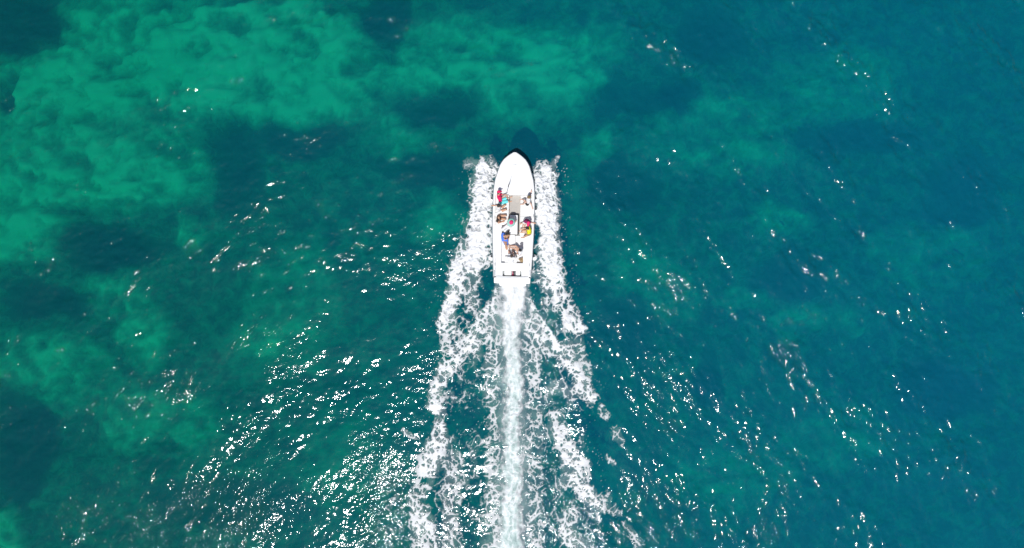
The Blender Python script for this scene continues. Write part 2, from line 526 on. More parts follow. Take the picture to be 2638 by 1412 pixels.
# ------------------------------------------------------------------ seabed
def build_seabed():
    d = 0.22
    x = np.arange(-46, 46.01, d); y = np.arange(-32, 28.01, d)
    X, Y = np.meshgrid(x, y)
    k = (H + 5.0) / H                      # the bed lies about 5 m down
    px = X / k * PXM + 1319; py = 706 - Y / k * PXM
    wx = px + 55 * fbm(px / 170, py / 170, 4); wy = py + 55 * fbm(px / 170 + 40, py / 170 + 7, 4)
    c = 0.34 - 0.02 * sstep(1350, 1700, px)
    blobs = [(350,150,330,170,.42),(700,140,250,150,.45),(830,260,110,60,.30),(1250,170,280,120,.42),(1470,200,80,75,.30),(330,450,190,95,.50),
             (110,300,150,190,.32),(70,620,95,60,.48),(50,500,110,90,.35),(270,740,85,60,.32),(370,850,80,80,.32),(120,950,140,100,.30),
             (330,1080,90,80,.30),(500,1090,70,75,.28),(10,1385,50,60,.50),(490,612,45,40,.30),(760,780,120,150,.20),(1130,560,60,55,.25),
             (1340,360,230,70,.02),(1560,370,50,50,.25),(640,900,80,60,.18),(2200,190,180,90,.22),(1900,330,200,110,.22),(2030,560,80,55,.28),(2000,790,120,36,.17),
             (2150,830,130,40,.16),(1700,740,110,100,.20),(2450,650,150,80,.15),(1900,1250,160,80,.18),(2200,1150,140,90,.16),(870,1200,120,90,.15),
             (1000,330,120,60,.18),(1480,90,120,60,.22),(900,90,80,60,.25),
             (55,70,95,85,-.85),(600,52,55,26,-.45),(650,205,50,42,-.40),(1000,70,50,90,-.40),(1120,265,110,45,-.42),(780,350,110,45,-.32),
             (200,405,36,34,-.42),(590,430,80,90,-.30),(260,635,130,45,-.48),(120,770,110,36,-.35),(1120,445,95,45,-.35),(1620,480,80,60,-.32),
             (1830,70,85,65,-.30),(1770,240,55,26,-.32),(2240,330,190,50,-.25),(2560,480,90,100,-.25),(2500,1030,110,65,-.36),(1830,990,45,65,-.36),
             (1620,830,80,70,-.30),(40,1160,70,150,-.5),(600,1310,200,60,-.2),(2080,720,90,60,-.22),(15,240,30,40,-.5),(930,150,40,50,-.3),(1560,250,200,30,-.25)]
    for (cx, cy, rx, ry, a) in blobs:
        e = ((wx - cx) / rx) ** 2 + ((wy - cy) / ry) ** 2
        c = c + a * (1 - sstep(0.05, 2.0, e))
    c = np.where(c > 0, 0.98 * (1 - np.exp(-np.clip(c, 0, 9) / 0.98)), c)
    c = c + (0.20 * fbm(px / 90, py / 70, 5, 0.6) + 0.25 * fbm(wx / 48 + 5, wy / 40 + 3, 4, 0.55)) * (0.35 + 1.1 * sstep(0.25, 0.7, c))
    sw = 1 - np.abs(fbm(wx / 46 + 0.4 * fbm(wy / 60, wx / 60, 2), wy / 28, 3)) * 2.0
    c = c + 0.13 * sw * sstep(0.25, 0.7, c)  # wisps of surface reflection and refraction painted into the bed colour
    c = 0.06 * np.log1p(np.exp(np.clip(c / 0.06, -20, 20)))
    c = np.clip(c, 0, 1.1)
    z = -6.0 + 1.5 * c + 0.5 * fbm(X * 0.15, Y * 0.15, 3) + 0.25 * fbm(X * 0.6, Y * 0.6, 3) - 2.2 * sstep(0, 30, X)
    ed = np.minimum.reduce([X - x[0], x[-1] - X, Y - y[0], y[-1] - Y])
    f = sstep(0, 6, ed)
    z = z * f + (-8.0) * (1 - f)
    co = np.stack([X, Y, z], -1).reshape(-1, 3)
    nx_, ny_ = len(x), len(y)
    idx = np.arange(nx_ * ny_).reshape(ny_, nx_)
    loop = np.concatenate([idx[0, :-1], idx[:-1, -1], idx[-1, :0:-1], idx[:0:-1, 0]])
    p = co[loop]
    far = np.stack([p[:, 0] * 60, p[:, 1] * 60, np.full(len(p), -9.0)], -1)
    b = np.arange(len(co), len(co) + len(loop))
    q = np.concatenate([grid_quads(nx_, ny_), np.stack([loop, b, np.roll(b, -1), np.roll(loop, -1)], -1)])
    me = fast_mesh("seabed", np.concatenate([co, far]), q, [("sand", np.concatenate([c.ravel(), np.full(len(loop), 0.25)]))])
    tag(link_mesh("seabed", me, M["seabed"]), "seabed of pale sand patches and dark weed under the clear water", "seabed", kind="structure")


build_seabed()


# ------------------------------------------------------------------ foam of the wake
def stroke(px, py, pts, d):
    """soft band along a polyline of (x, y, halfwidth) in photo pixels"""
    best = np.zeros_like(px)
    for (x0, y0, w0), (x1, y1, w1) in zip(pts[:-1], pts[1:]):
        dx, dy = x1 - x0, y1 - y0
        l2 = dx * dx + dy * dy
        t = np.clip(((px - x0) * dx + (py - y0) * dy) / l2, 0, 1)
        r = np.hypot(px - x0 - t * dx, py - y0 - t * dy) / (w0 + (w1 - w0) * t)
        best = np.maximum(best, 1 - sstep(0.38, 1.42, r))
    return best * d


def interp(py, pts):
    return np.interp(py, [p[0] for p in pts], [p[1] for p in pts])


def build_foam():
    d = 0.034
    x = np.arange(W(985, 0).x, W(1720, 0).x, d); y = np.arange(W(0, 1750).y, W(0, 398).y, d)
    X, Y = np.meshgrid(x, y)
    sh = X.shape
    X = X.ravel(); Y = Y.ravel()
    P = X * PXM + 1319; Q = 706 - Y * PXM
    # ragged edges: every outline is pushed about by noise
    wx = P + 9 * fbm(P / 26, Q / 26, 3) + 4 * fbm(P / 8 + 5, Q / 8, 2)
    wy = Q + 9 * fbm(P / 26 + 31, Q / 26 - 8, 3) + 4 * fbm(P / 8, Q / 8 + 9, 2)
    Lp = [(400,1262),(420,1225),(435,1210),(480,1213),(510,1217),(550,1205),(580,1198),(620,1193),(650,1182),(672,1152),(700,1156),(740,1150),(780,1140),(840,1128),(865,1150),(890,1150),(920,1138),(960,1114),(1000,1106),(1040,1110),(1065,1135),(1100,1128),(1130,1096),(1160,1076),(1200,1060),(1260,1050),(1330,1042),(1412,1050),(1750,960)]
    Rp = [(400,1385),(420,1425),(435,1436),(480,1441),(520,1443),(560,1440),(600,1450),(650,1447),(690,1468),(730,1458),(780,1466),(820,1480),(845,1500),(870,1478),(900,1488),(950,1505),(1000,1530),(1030,1542),(1060,1515),(1100,1500),(1150,1512),(1190,1530),(1240,1520),(1270,1535),(1320,1550),(1412,1580),(1750,1700)]
    Lx, Rx = interp(wy, Lp), interp(wy, Rp)
    inside = sstep(-3, 6, np.minimum(wx - Lx, Rx - wx)) * sstep(424, 436, wy)
    low = fbm(P / 62 + 2, Q / 80 + 4, 4, 0.6)
    lace = inside * np.clip(0.15 + 0.80 * low, 0.015, 0.85) * interp(wy, [(400,1.6),(640,1.6),(760,1.15),(1100,0.9),(1412,0.75),(1750,0.5)])
    D = lace
    ST = [
        ([(1252,442,36),(1244,480,32),(1243,520,31),(1240,560,36),(1234,600,40),(1228,640,42),(1215,675,40)], 0.97),
        ([(1405,446,30),(1406,480,33),(1407,530,34),(1409,580,33),(1413,640,33),(1422,690,32)], 0.96),
        ([(1205,645,26),(1178,690,26),(1178,735,24),(1160,790,22),(1142,832,18)], 0.88),
        ([(1225,690,30),(1215,740,22),(1215,790,20)], 0.55),
        ([(1422,680,30),(1436,740,28),(1452,790,26),(1474,830,26),(1496,852,16)], 0.84),
        ([(1278,745,5),(1264,785,13),(1246,815,19),(1226,850,15),(1200,890,25),(1166,920,28),(1146,960,25),(1126,1000,18),(1120,1040,24),(1136,1062,16)], 0.76),
        ([(1142,832,16),(1150,880,18),(1142,950,18)], 0.50), ([(1490,850,16),(1492,905,16),(1512,975,16)], 0.46),
        ([(1364,765,4),(1379,800,6),(1400,830,7),(1420,868,9),(1440,900,18),(1462,922,22),(1480,950,22),(1500,990,26),(1520,1022,20)], 0.78),
        ([(1262,800,22),(1255,850,26),(1225,890,25)], 0.62),
        ([(1370,820,16),(1392,870,24),(1420,905,20)], 0.62),
        ([(1135,1085,16),(1128,1150,34),(1104,1190,34),(1092,1235,28),(1072,1290,26),(1085,1340,34),(1104,1412,38),(1090,1600,36)], 0.72),
        ([(1170,1180,26),(1165,1260,28),(1160,1330,26),(1165,1412,30),(1160,1600,30)], 0.52),
        ([(1435,1075,26),(1445,1135,24),(1470,1178,32),(1502,1200,26),(1485,1245,24),(1530,1290,24),(1558,1310,14)], 0.70),
        ([(1470,1330,30),(1455,1375,26),(1490,1412,30),(1530,1600,40)], 0.62),
        ([(1278,880,24),(1268,960,22),(1272,1060,20),(1268,1180,22),(1270,1300,26),(1265,1412,26),(1260,1700,30)], 0.52),
        ([(1368,860,26),(1372,960,28),(1380,1060,26),(1376,1180,24),(1380,1300,24),(1380,1412,26),(1390,1700,30)], 0.52),
        ([(1545,1048,10),(1562,1074,10)], 0.52), ([(1586,1112,15),(1602,1150,9)], 0.45),
        ([(1556,1284,17),(1590,1322,13)], 0.52), ([(1610,1350,10),(1645,1402,13)], 0.48), ([(1650,1420,12),(1690,1490,12)], 0.6),
        ([(1562,1180,9),(1580,1192,7)], 0.45), ([(1040,1110,7),(1065,1125,9)], 0.5), ([(1000,1310,8),(1022,1275,6)], 0.45),
    ]
    clump = 1 + 0.42 * fbm(P / 38 + 11, Q / 44 - 3, 3)
    for pts, dd in ST: D = np.maximum(D, stroke(wx, wy, pts, dd) * (np.clip(clump, 0.4, 1.15) if dd < 0.93 else 1))
    wash_pts = [(1321,724,34),(1321,780,35),(1320,830,30),(1314,858,27),(1318,900,20),(1322,960,24),(1326,1010,24),(1319,1100,24),(1318,1150,26),(1321,1200,29),(1318,1260,26),(1315,1320,30),(1314,1412,38),(1312,1750,44)]
    wq = 12 * fbm(P / 34 + 70, Q / 60, 3) + 15 * fbm(P / 15 + 7, Q / 19, 3)
    wash = stroke(P + wq, Q, wash_pts, 1.0)
    swirl = fbm((P + 10 * fbm(P / 40, Q / 60, 2)) / 11, (Q + 12 * fbm(P / 30 + 9, Q / 50, 2)) / 26, 4, 0.6)
    # bands of smooth water beside the stern, and the dark water right behind the quarters
    hole = stroke(P, Q, [(1262,735,13),(1255,770,12)], 0.8) + stroke(P, Q, [(1376,742,12),(1385,775,9)], 0.8) + stroke(P, Q, [(1248,710,14),(1246,700,10)], 0.5) + stroke(P, Q, [(1384,590,7),(1382,625,5)], 0.9)
    D = D * np.clip(1 - hole, 0, 1)
    # lacy filaments: ridged noise, drawn out and curled
    qx = P + 8 * fbm(P / 34, Q / 34 + 3, 3); qy = Q + 8 * fbm(P / 34 + 50, Q / 34, 3)
    qx2 = P + 14 * fbm(P / 48 + 9, Q / 48 + 3, 4, 0.6); qy2 = Q + 14 * fbm(P / 48 + 50, Q / 48, 4, 0.6)
    r1 = 1 - np.abs(perlin(qx2 / 22, qy2 / 25)) * 4.0
    r2 = 1 - np.abs(perlin(qx / 11 + 20, qy / 12.5 + 8)) * 3.6
    r5 = 1 - np.abs(perlin(qx2 / 13 + 60, qy2 / 17 + 18)) * 3.8
    r3 = fbm(qx / 24 + 4, qy / 24, 3)
    r4 = perlin(P / 3.1, Q / 3.1)
    n = rank(np.maximum.reduce([r1, 0.92 * r5, 0.80 * r2]) + 0.25 * r1 + 0.20 * r2 + 0.42 * r3 + 0.05 * r4)
    foam = sstep(-0.06, 0.20, n - (1 - D)) * np.clip(0.40 + 0.75 * D + 0.25 * low, 0, 1)
    foam = np.maximum(foam * sstep(0.02, 0.08, D), np.clip((D - 0.86) * 6, 0, 1) * 0.82)
    # flecks of spray and stray foam just outside the edges
    tail = sstep(-46, -2, np.minimum(wx - Lx, Rx - wx)) * sstep(405, 440, wy)
    fleck = sstep(0.43, 0.56, perlin(P / 4.2 + 3, Q / 4.2) + 0.22 * fbm(P / 25, Q / 25 + 7, 2)) * tail
    foam = np.maximum(foam, fleck * 0.85)
    # thin streaked sheet of water thrown up at the front of the bow wave
    veil = stroke(wx, wy, [(1208,422,12),(1240,424,11),(1275,440,8)], 0.30) + stroke(wx, wy, [(1436,410,5),(1418,432,12),(1390,440,8)], 0.36)
    foam = np.maximum(foam, veil * (0.5 + 1.3 * sstep(0.4, 0.85, n)))
    band = stroke(P, Q, [(1282,745,9),(1276,800,18),(1262,850,22)], 1.0) + stroke(P, Q, [(1360,770,8),(1372,810,14),(1395,860,18)], 1.0)
    foam = np.maximum(foam, np.clip(band, 0, 1) * (0.22 + 0.45 * sstep(0.45, 0.8, n)))
    milk = np.clip(wash * interp(Q, [(700,0.05),(820,0.2),(950,0.8),(1412,0.95)]), 0, 1) * np.clip(0.70 - 1.3 * swirl, 0, 1) * (1 - 0.8 * sstep(0.62, 0.85, n))
    wf = wash ** 1.2 * np.clip(0.80 + 0.62 * swirl + 0.25 * sstep(0.6, 0.9, n) + 0.16 * (1 - sstep(760, 900, Q)), 0.45, 1)
    wide = stroke(P + wq * 0.8, Q, [(a, b, c * 1.9) for a, b, c in wash_pts[2:]], 0.34) * np.clip(0.7 + 1.1 * low, 0.1, 1)
    # haze of fine bubbles round all foam
    halo = np.clip(D - 0.15, 0, 1) * 0.46 * np.clip(0.65 + low + 0.5 * r3, 0, 1)
    milk = np.where(wf > foam, milk, np.where(foam < 0.3, 0.5, 0))
    milk = np.where((wide > foam) & (wide > wf), 1.0, milk)
    foam = np.maximum.reduce([foam, wf, halo, wide])
    # nothing inside the hull
    hw = np.interp(Q, [391, 396, 402, 410, 426, 443, 463, 500, 640, 700, 712, 716], [0, 8, 14, 20, 30, 36, 41, 44, 43, 40, 40, 0])
    cx = 1319 + (733 - Q) * 0.022
    foam = foam * (1 - ((np.abs(P - cx) < hw) & (Q > 391) & (Q < 716)))
    lump = 0.5 + 0.5 * fbm(P / 10, Q / 10, 3)
    bow = interp(Q, [(400,0.5),(440,1.0),(560,0.9),(680,0.4),(900,0.15),(1750,0.08)])
    Z = sea_at(X, Y) + 0.018 + foam * (0.03 + 0.16 * bow * lump * D + 0.10 * bow * np.clip(0.5 * r1 + 0.5 * r2, -0.6, 1) * D + 0.08 * lump * D) + 0.05 * wash * lump
    keep = (foam > 0.035).reshape(sh)
    wsel = (wash > 0.45).reshape(sh); bsel = (Q < 668).reshape(sh)
    anyq = keep[:-1, :-1] | keep[1:, :-1] | keep[:-1, 1:] | keep[1:, 1:]
    q = grid_quads(sh[1], sh[0])
    kind = np.where(wsel[:-1, :-1], 2, np.where(bsel[:-1, :-1], 1, 0)).ravel()
    co = np.stack([X, Y, Z], -1)
    for kk, name, lab, cat in ((1, "bow_wave", "dense white foam thrown out along both sides of the boat by its bow", "bow wave"),
                               (0, "wake_foam", "lacy white foam spreading in two arms behind the boat", "wake"),
                               (2, "propeller_wash", "pale milky strip of churned water straight behind the stern", "propeller wash")):
        qq = q[anyq.ravel() & (kind == kk)]
        used, inv = np.unique(qq, return_inverse=True)
        me = fast_mesh(name, co[used], inv.reshape(-1, 4), [("foam", foam[used]), ("milk", milk[used])])
        tag(link_mesh(name, me, M["foam"]), lab, cat, kind="stuff")
        print(name, len(qq))


build_foam()


# ------------------------------------------------------------------ boat
BO = W(1319, 730, 0.8); BO.z = 0.0
BR = math.radians(-1.26)
BINV = Matrix.Rotation(-BR, 3, 'Z')
boat = empty("motor_boat", BO, BR)
tag(boat, "white open motor boat with a pointed bow speeding across the teal sea", "boat")


def L(px, py, z):
    p = BINV @ (W(px, py, z) - BO)
    return p


HB = [(716,48),(700,48.5),(664,50.5),(640,51.5),(600,53),(570,53.5),(530,53.5),(500,53),(480,51.5),(463,49),(443,43),(426,37.5),(418,33),(410,27.5),(402,18.5),(396,10),(391.5,2.5)]


def ydeck(py, z=0.95): return L(1322, py, z).y


HBL = sorted((ydeck(py), h / PXM * (H - 1.0) / H) for py, h in HB)
_hy = [a for a, _ in HBL]; _hb = [b for _, b in HBL]


def hb(y): return float(np.interp(y, _hy, _hb, right=0.0))


YT, YB = _hy[0], _hy[-1]


def sheer(y): return 0.93 + 0.08 * max(0.0, (y - 2.5) / 5.2) ** 2


def build_hull():
    ys = list(np.linspace(YT, 5.0, 18)) + list(np.linspace(5.15, YB, 26))
    rings = []
    for y in ys:
        b = hb(y); zs = sheer(y)
        low = lambda sh: float(np.interp(y + sh, _hy, _hb, right=0.0))
        b1, b2, b3 = b * 0.985, low(0.30) * 0.93, low(0.75) * 0.84
        kz = -0.42 + 0.5 * max(0, (y - 5.5) / 2.2) ** 2
        pts = [(b, zs), (b1, zs - 0.10), (b2, 0.42), (b3, 0.02), (0, kz)]
        rings.append([Vector((-p, y, z)) for p, z in pts] + [Vector((p, y, z)) for p, z in pts[-2::-1]])
    v = [p for r in rings for p in r]
    n = len(rings[0]); f = []
    for k in range(len(rings) - 1):
        for i in range(n - 1):
            f.append((k * n + i, k * n + i + 1, (k + 1) * n + i + 1, (k + 1) * n + i))
    f.append(tuple(range(n)))
    e = (len(rings) - 1) * n
    f.append(tuple(e + i for i in range(n))[::-1])
    obj("hull", v, f, M["hull"], boat, False)
    # rub rail right round the sheer
    mb = MB()
    path = [(-hb(y) - 0.012, y, sheer(y) - 0.05) for y in ys] + [(hb(y) + 0.012, y, sheer(y) - 0.05) for y in ys[::-1]]
    mb.tube(path, 0.022, 6)
    mb.build("rub_rail", M["rubber"], boat)


build_hull()
Y_FD = ydeck(502)
Z_BENCH, Z_SOLE, Z_AFT = 0.83, 0.56, 0.64


def build_foredeck():
    ys = list(np.linspace(Y_FD, 6.6, 12)) + list(np.linspace(6.7, YB - 0.01, 16))
    us = np.linspace(-1, 1, 15)
    v, f = [], []
    for y in ys:
        b = max(0.01, hb(y) - 0.008)
        for u in us:
            v.append(Vector((u * b, y, sheer(y) + 0.012 + 0.07 * (1 - u * u) * min(1, b))))
    n = len(us)
    for k in range(len(ys) - 1):
        for i in range(n - 1):
            f.append((k * n + i, k * n + i + 1, (k + 1) * n + i + 1, (k + 1) * n + i))
    # aft face of the deck
    base = len(v)
    for i in range(n): v.append(Vector((v[i].x, v[i].y, Z_SOLE)))
    for i in range(n - 1): f.append((base + i, base + i + 1, i + 1, i))
    obj("foredeck", v, f, M["gelcoat"], boat, False)
    h = slab("deck_hatch", rounded(-0.24, 5.55, 0.24, 6.02, 0.06), sheer(5.8) + 0.05, sheer(5.8) + 0.102, M["gelcoat"], boat, 0.015)
    mb = MB(); mb.tube([(-0.11, 6.95, 1.04), (-0.11, 6.95, 1.09), (0.11, 6.95, 1.09), (0.11, 6.95, 1.04)], 0.014, 6)
    mb.build("bow_cleat", M["gelcoat"], boat)


build_foredeck()


def side_strip(y0, y1, inner, n=14):
    """outline that follows the hull on the outside (positive x)"""
    ys = np.linspace(y0, y1, n)
    return [(hb(y) - 0.13, y) for y in ys] + [(inner(y1), y1), (inner(y0), y0)]


def gunwale(sgn):
    v, f = [], []
    ys = np.linspace(ydeck(713), Y_FD, 26)
    for y in ys:
        b = hb(y); z = sheer(y)
        for (xx, zz) in ((b - 0.004, z - 0.03), (b - 0.02, z + 0.012), (b - 0.115, z + 0.012), (b - 0.135, z - 0.01), (b - 0.135, Z_SOLE), (b - 0.09, Z_SOLE)):
            v.append(Vector((sgn * xx, y, zz)))
    n = 6
    for k in range(len(ys) - 1):
        for i in range(n):
            j = (i + 1) % n
            f.append((k * n + i, k * n + j, (k + 1) * n + j, (k + 1) * n + i))
    f.append(tuple(range(n))); f.append(tuple((len(ys) - 1) * n + i for i in range(n)))
    obj("gunwale", v, f, M["gelcoat"], boat, False)


gunwale(-1); gunwale(1)


def X(px, py, z): return L(px, py, z).x


def quad(px0, py0, px1, py1, z):
    """rectangle in boat axes from photo pixel corners"""
    a = L(px0, py1, z); b = L(px1, py0, z)
    return [(a.x, a.y), (b.x, a.y), (b.x, b.y), (a.x, b.y)]


def rrect(px0, py0, px1, py1, z, r, corners=(1, 1, 1, 1)):
    a = L(px0, py1, z); b = L(px1, py0, z)
    return rounded(a.x, a.y, b.x, b.y, r, 4, corners)


# soles: white inner liner with the grey-beige mat in the aisle
slab("cockpit_sole", quad(1284, 499, 1356, 690, Z_SOLE), 0.40, Z_SOLE - 0.02, M["gelcoat"], boat, 0)
slab("aisle_mat", quad(1309.0, 502.6, 1341.0, 607, Z_SOLE), Z_SOLE - 0.016, Z_SOLE, M["mat"], boat, 0.004, 1)
slab("aft_sole", quad(1289, 607.5, 1350, 680, Z_AFT), Z_SOLE - 0.01, Z_AFT, M["gelcoat"], boat, 0)
slab("aft_sole", quad(1289, 578, 1309, 607.4, Z_AFT), Z_SOLE - 0.01, Z_AFT, M["gelcoat"], boat, 0)
# side benches, each cut into two cushions by a fine joint
yb = ydeck(580, Z_BENCH); ym = ydeck(541, Z_BENCH); ye = Y_FD - 0.006
xl = lambda y: -X(1311, 540, Z_BENCH)
for (a, b) in ((yb, ym - 0.004), (ym + 0.004, ye)):
    slab("bench_cushion", [(-x, y) for x, y in side_strip(a, b, xl)], Z_SOLE, Z_BENCH, M["cushion"], boat, 0.02)
yr = ydeck(606, Z_BENCH); xr = lambda y: X(1340.5, 550, Z_BENCH)
for (a, b) in ((yr, ydeck(556) - 0.004), (ydeck(556) + 0.004, ye)):
    slab("bench_cushion", side_strip(a, b, xr), Z_SOLE, Z_BENCH, M["cushion"], boat, 0.02)
# side decks beside the aft cockpit
ys_ = ydeck(679, 0.86)
slab("side_deck", [(-x, y) for x, y in side_strip(ys_, yb - 0.004, lambda y: -X(1292, 630, 0.86))], Z_SOLE, 0.87, M["gelcoat"], boat, 0.012)
slab("side_deck", side_strip(ys_, yr - 0.004, lambda y: X(1348, 640, 0.86)), Z_SOLE, 0.86, M["gelcoat"], boat, 0.012)
# helm console: a low white box in the aisle; a black slab paints its cast shadow
slab("console_shadow", rrect(1315, 551, 1337.5, 604, 0.6, 0.03), Z_SOLE + 0.001, 0.66, M["dark"], boat, 0)
con = slab("console", rrect(1312, 553.5, 1334, 603, 0.9, 0.04), 0.655, 0.90, M["gelcoat"], boat, 0.015)
mb = MB()
c = L(1323, 558.5, 0.93)
R_ = [c + Vector((0.10 * math.cos(t), 0.03 * math.sin(t), 0.07 + 0.09 * math.sin(t))) for t in np.linspace(0, 2 * PI, 17)]
mb.tube(R_, 0.010, 6)
mb.tube([c + Vector((-0.10, 0, 0.07)), c + Vector((0.10, 0, 0.07))], 0.008, 6)
mb.build("steering_wheel", M["gelcoat"], con)
# aft seat block with one rounded corner
slab("aft_seat", rrect(1295, 605, 1328.5, 633, 0.8, 0.10, (1, 0, 0, 0)), Z_AFT + 0.002, 0.80, M["cushion"], boat, 0.02)
slab("stern_bench", rrect(1300, 661, 1332, 676.5, 0.8, 0.04), Z_AFT + 0.002, 0.82, M["cushion"], boat, 0.02)
mb = MB()
g0 = L(1309, 645, Z_AFT); g1 = L(1321, 645, Z_AFT)
mb.tube([g0 + Vector((0, 0, 0.0)), g0 + Vector((0, 0, 0.05)), g1 + Vector((0, 0, 0.05)), g1], 0.022, 6)
mb.build("sole_bar", M["rubber"], boat)  # raised grey bar across the aft sole
# stern deck: two steps, an engine well and the swim platform
slab("stern_deck", quad(1277, 678.6, 1363.5, 688, 0.86), 0.42, 0.87, M["gelcoat"], boat, 0.012)
slab("stern_deck", quad(1277, 688.6, 1363.5, 697, 0.82), 0.42, 0.82, M["gelcoat"], boat, 0.012)
slab("stern_deck", quad(1277, 697.3, 1295, 713, 0.8), 0.42, 0.80, M["gelcoat"], boat, 0.012)
slab("stern_deck", quad(1343, 697.3, 1363.5, 713, 0.8), 0.42, 0.80, M["gelcoat"], boat, 0.012)
slab("engine_well", quad(1294, 696.8, 1344, 713, 0.5), 0.40, 0.55, M["greyp"], boat, 0)
cov = slab("engine_cover", rrect(1299, 698, 1318, 709, 0.72, 0.05), 0.551, 0.76, M["gelcoat"], boat, 0.04, 3)
slab("battery_box", rrect(1329, 699, 1340, 710, 0.7, 0.02), 0.551, 0.70, M["gelcoat"], boat, 0.02)
for (qx, mat, r) in ((1321, "pink", 0.016), (1324, "dark", 0.028), (1327, "steel", 0.016)):
    mb = MB(); mb.tube([L(qx, 698.5, 0.66), L(qx + .3, 704, 0.72), L(qx, 711, 0.62)], r, 6)
    mb.build("hose", M[mat], boat)
slab("transom_rail", quad(1278, 713.4, 1363, 715.4, 0.9), 0.42, 0.88, M["gelcoat"], boat, 0.008)
plat = slab("swim_platform", rrect(1272, 715.8, 1366.5, 729.5, 0.4, 0.06), 0.24, 0.36, M["gelcoat"], boat, 0.02)
slab("platform_step", rrect(1286, 729.9, 1356, 736.5, 0.3, 0.08), 0.16, 0.28, M["gelcoat"], boat, 0.02)
for k in range(4):
    a = L(1277 + k * 22, 720, 0.362); slab("grip_strip", [(a.x, a.y - .06), (a.x + .36, a.y - .06), (a.x + .36, a.y - .035), (a.x, a.y - .035)], 0.361, 0.366, M["gelcoat"], plat, 0)
# stern drive leg just breaking the wash
mb = MB()
for k, (hw_, dy) in enumerate(((7, 739), (5.5, 742), (4, 744.6))):
    a, b = L(1318 - hw_, dy, 0.12 - 0.04 * k), L(1318 + hw_, dy, 0.12 - 0.04 * k)
    mid = (a + b) / 2 + Vector((0, -0.05, 0.02))
    mb.tube([a, mid, b], 0.028, 6)
mb.box(L(1318, 739, 0.02), Vector((0.06, 0, 0)), Vector((0, 0.12, 0)), Vector((0, 0, 0.10)))
mb.build("stern_drive", M["greyp"], boat, smooth=False)
# cleats and grab rails on the quarters
for (qx, qy) in ((1274.5, 681), (1364.5, 683), (1274.5, 560), (1374, 556)):
    mb = MB(); c = L(qx, qy, 0.98); c.z = sheer(c.y) + 0.01
    mb.tube([c + Vector((0, -0.09, 0.035)), c + Vector((0, -0.03, 0.04)), c + Vector((0, 0.03, 0.04)), c + Vector((0, 0.09, 0.035))], 0.014, 6)
    mb.tube([c + Vector((0, 0, -0.02)), c + Vector((0, 0, 0.035))], 0.02, 6)
    mb.build("cleat", M["steel"], boat)
for (qx, s) in ((1273.5, -1), (1365.5, 1)):
    a, b = L(qx, 697, 0.97), L(qx, 711, 0.97)
    mb = MB(); mb.tube([(a.x, a.y, 0.90), (a.x, a.y, 1.02), (b.x, b.y, 1.02), (b.x, b.y, 0.90)], 0.014, 6)
    mb.build("grab_rail", M["steel"], boat)


# ------------------------------------------------------------------ fenders hung over the sides
def fender(px, py, side, label):
    """round ball fender with a dark eye at its top and a short rope to the gunwale"""
    r = 0.185
    c = W(px, py, 0.42)
    t = empty("fender", c)
    tag(t, label, "fender", "round white fenders hung over the boat's sides")
    ex, ey, ez = Vector((r, 0, 0)), Vector((0, r, 0)), Vector((0, 0, r))
    mb = MB(); mb.ell((0, 0, 0), ex, ey, ez, 20, 12)
    mb.build("ball", M["fender"], t)
    d = Vector((-side * 0.22, 0.42, 0.86)).normalized()
    mb = MB(); mb.cone(d * (r - 0.03), 0.080, d * (r + 0.03), 0.060, 10)
    mb.build("rope_eye", M["dark"], t)
    g = boat_edge(c, side) - c
    mb = MB(); mb.tube([d * (r + 0.03), d * (r + 0.05) + (g - d * r) * 0.5, g], 0.012, 6)
    mb.build("rope", M["rope"], t)


def boat_edge(c, side):
    p = BINV @ (c - BO)
    q = Vector((side * (hb(p.y) - 0.03), p.y + 0.1, sheer(p.y) + 0.015))
    return Matrix.Rotation(BR, 3, 'Z') @ q + BO


fender(1381.5, 514.5, 1, "white ball fender on the right side, level with the person in black shorts")
fender(1382, 541.5, 1, "white ball fender on the right side, just behind the foremost one there")
fender(1376.5, 663.5, 1, "white ball fender on the right side near the stern")
fender(1265.5, 664, -1, "white ball fender on the left side near the stern")
fender(1266, 514, -1, "white ball fender on the left side beside the person in magenta")


# ------------------------------------------------------------------ people
def ik(a, t, l1, l2, pole):
    a, t = Vector(a), Vector(t)
    d = t - a
    n = d.length
    n2 = min(max(n, abs(l1 - l2) + 0.02), l1 + l2 - 0.005)
    d = d.normalized()
    t = a + d * n2
    x = (l1 * l1 - l2 * l2 + n2 * n2) / (2 * n2)
    h = math.sqrt(max(0.0, l1 * l1 - x * x))
    p = Vector(pole); p = (p - d * p.dot(d))
    p = p.normalized() if p.length > 1e-5 else Vector((0, 0, 1))
    return a + d * x + p * h, t


def hand(mb, wrist, elbow, curl=0.4):
    d = (wrist - elbow).normalized()
    s = d.cross(Vector((0, 0, 1)))
    s = s.normalized() if s.length > 0.1 else Vector((1, 0, 0))
    n = s.cross(d)
    palm = wrist + d * 0.05
    mb.box(palm, s * 0.036, d * 0.045, n * 0.015)
    for k, ln in enumerate((0.066, 0.078, 0.072, 0.054)):
        b = wrist + d * 0.09 + s * (0.027 - 0.018 * k)
        m = b + d * ln * 0.55 - n * ln * 0.25 * curl
        mb.cone(b, 0.010, m, 0.0095, 6)
        mb.cone(m, 0.0095, m + d * ln * 0.35 - n * ln * 0.45 * curl, 0.008, 6)
    th = wrist + d * 0.03 + s * 0.036
    mb.cone(th, 0.012, th + d * 0.04 + s * 0.03 - n * 0.012, 0.010, 6)


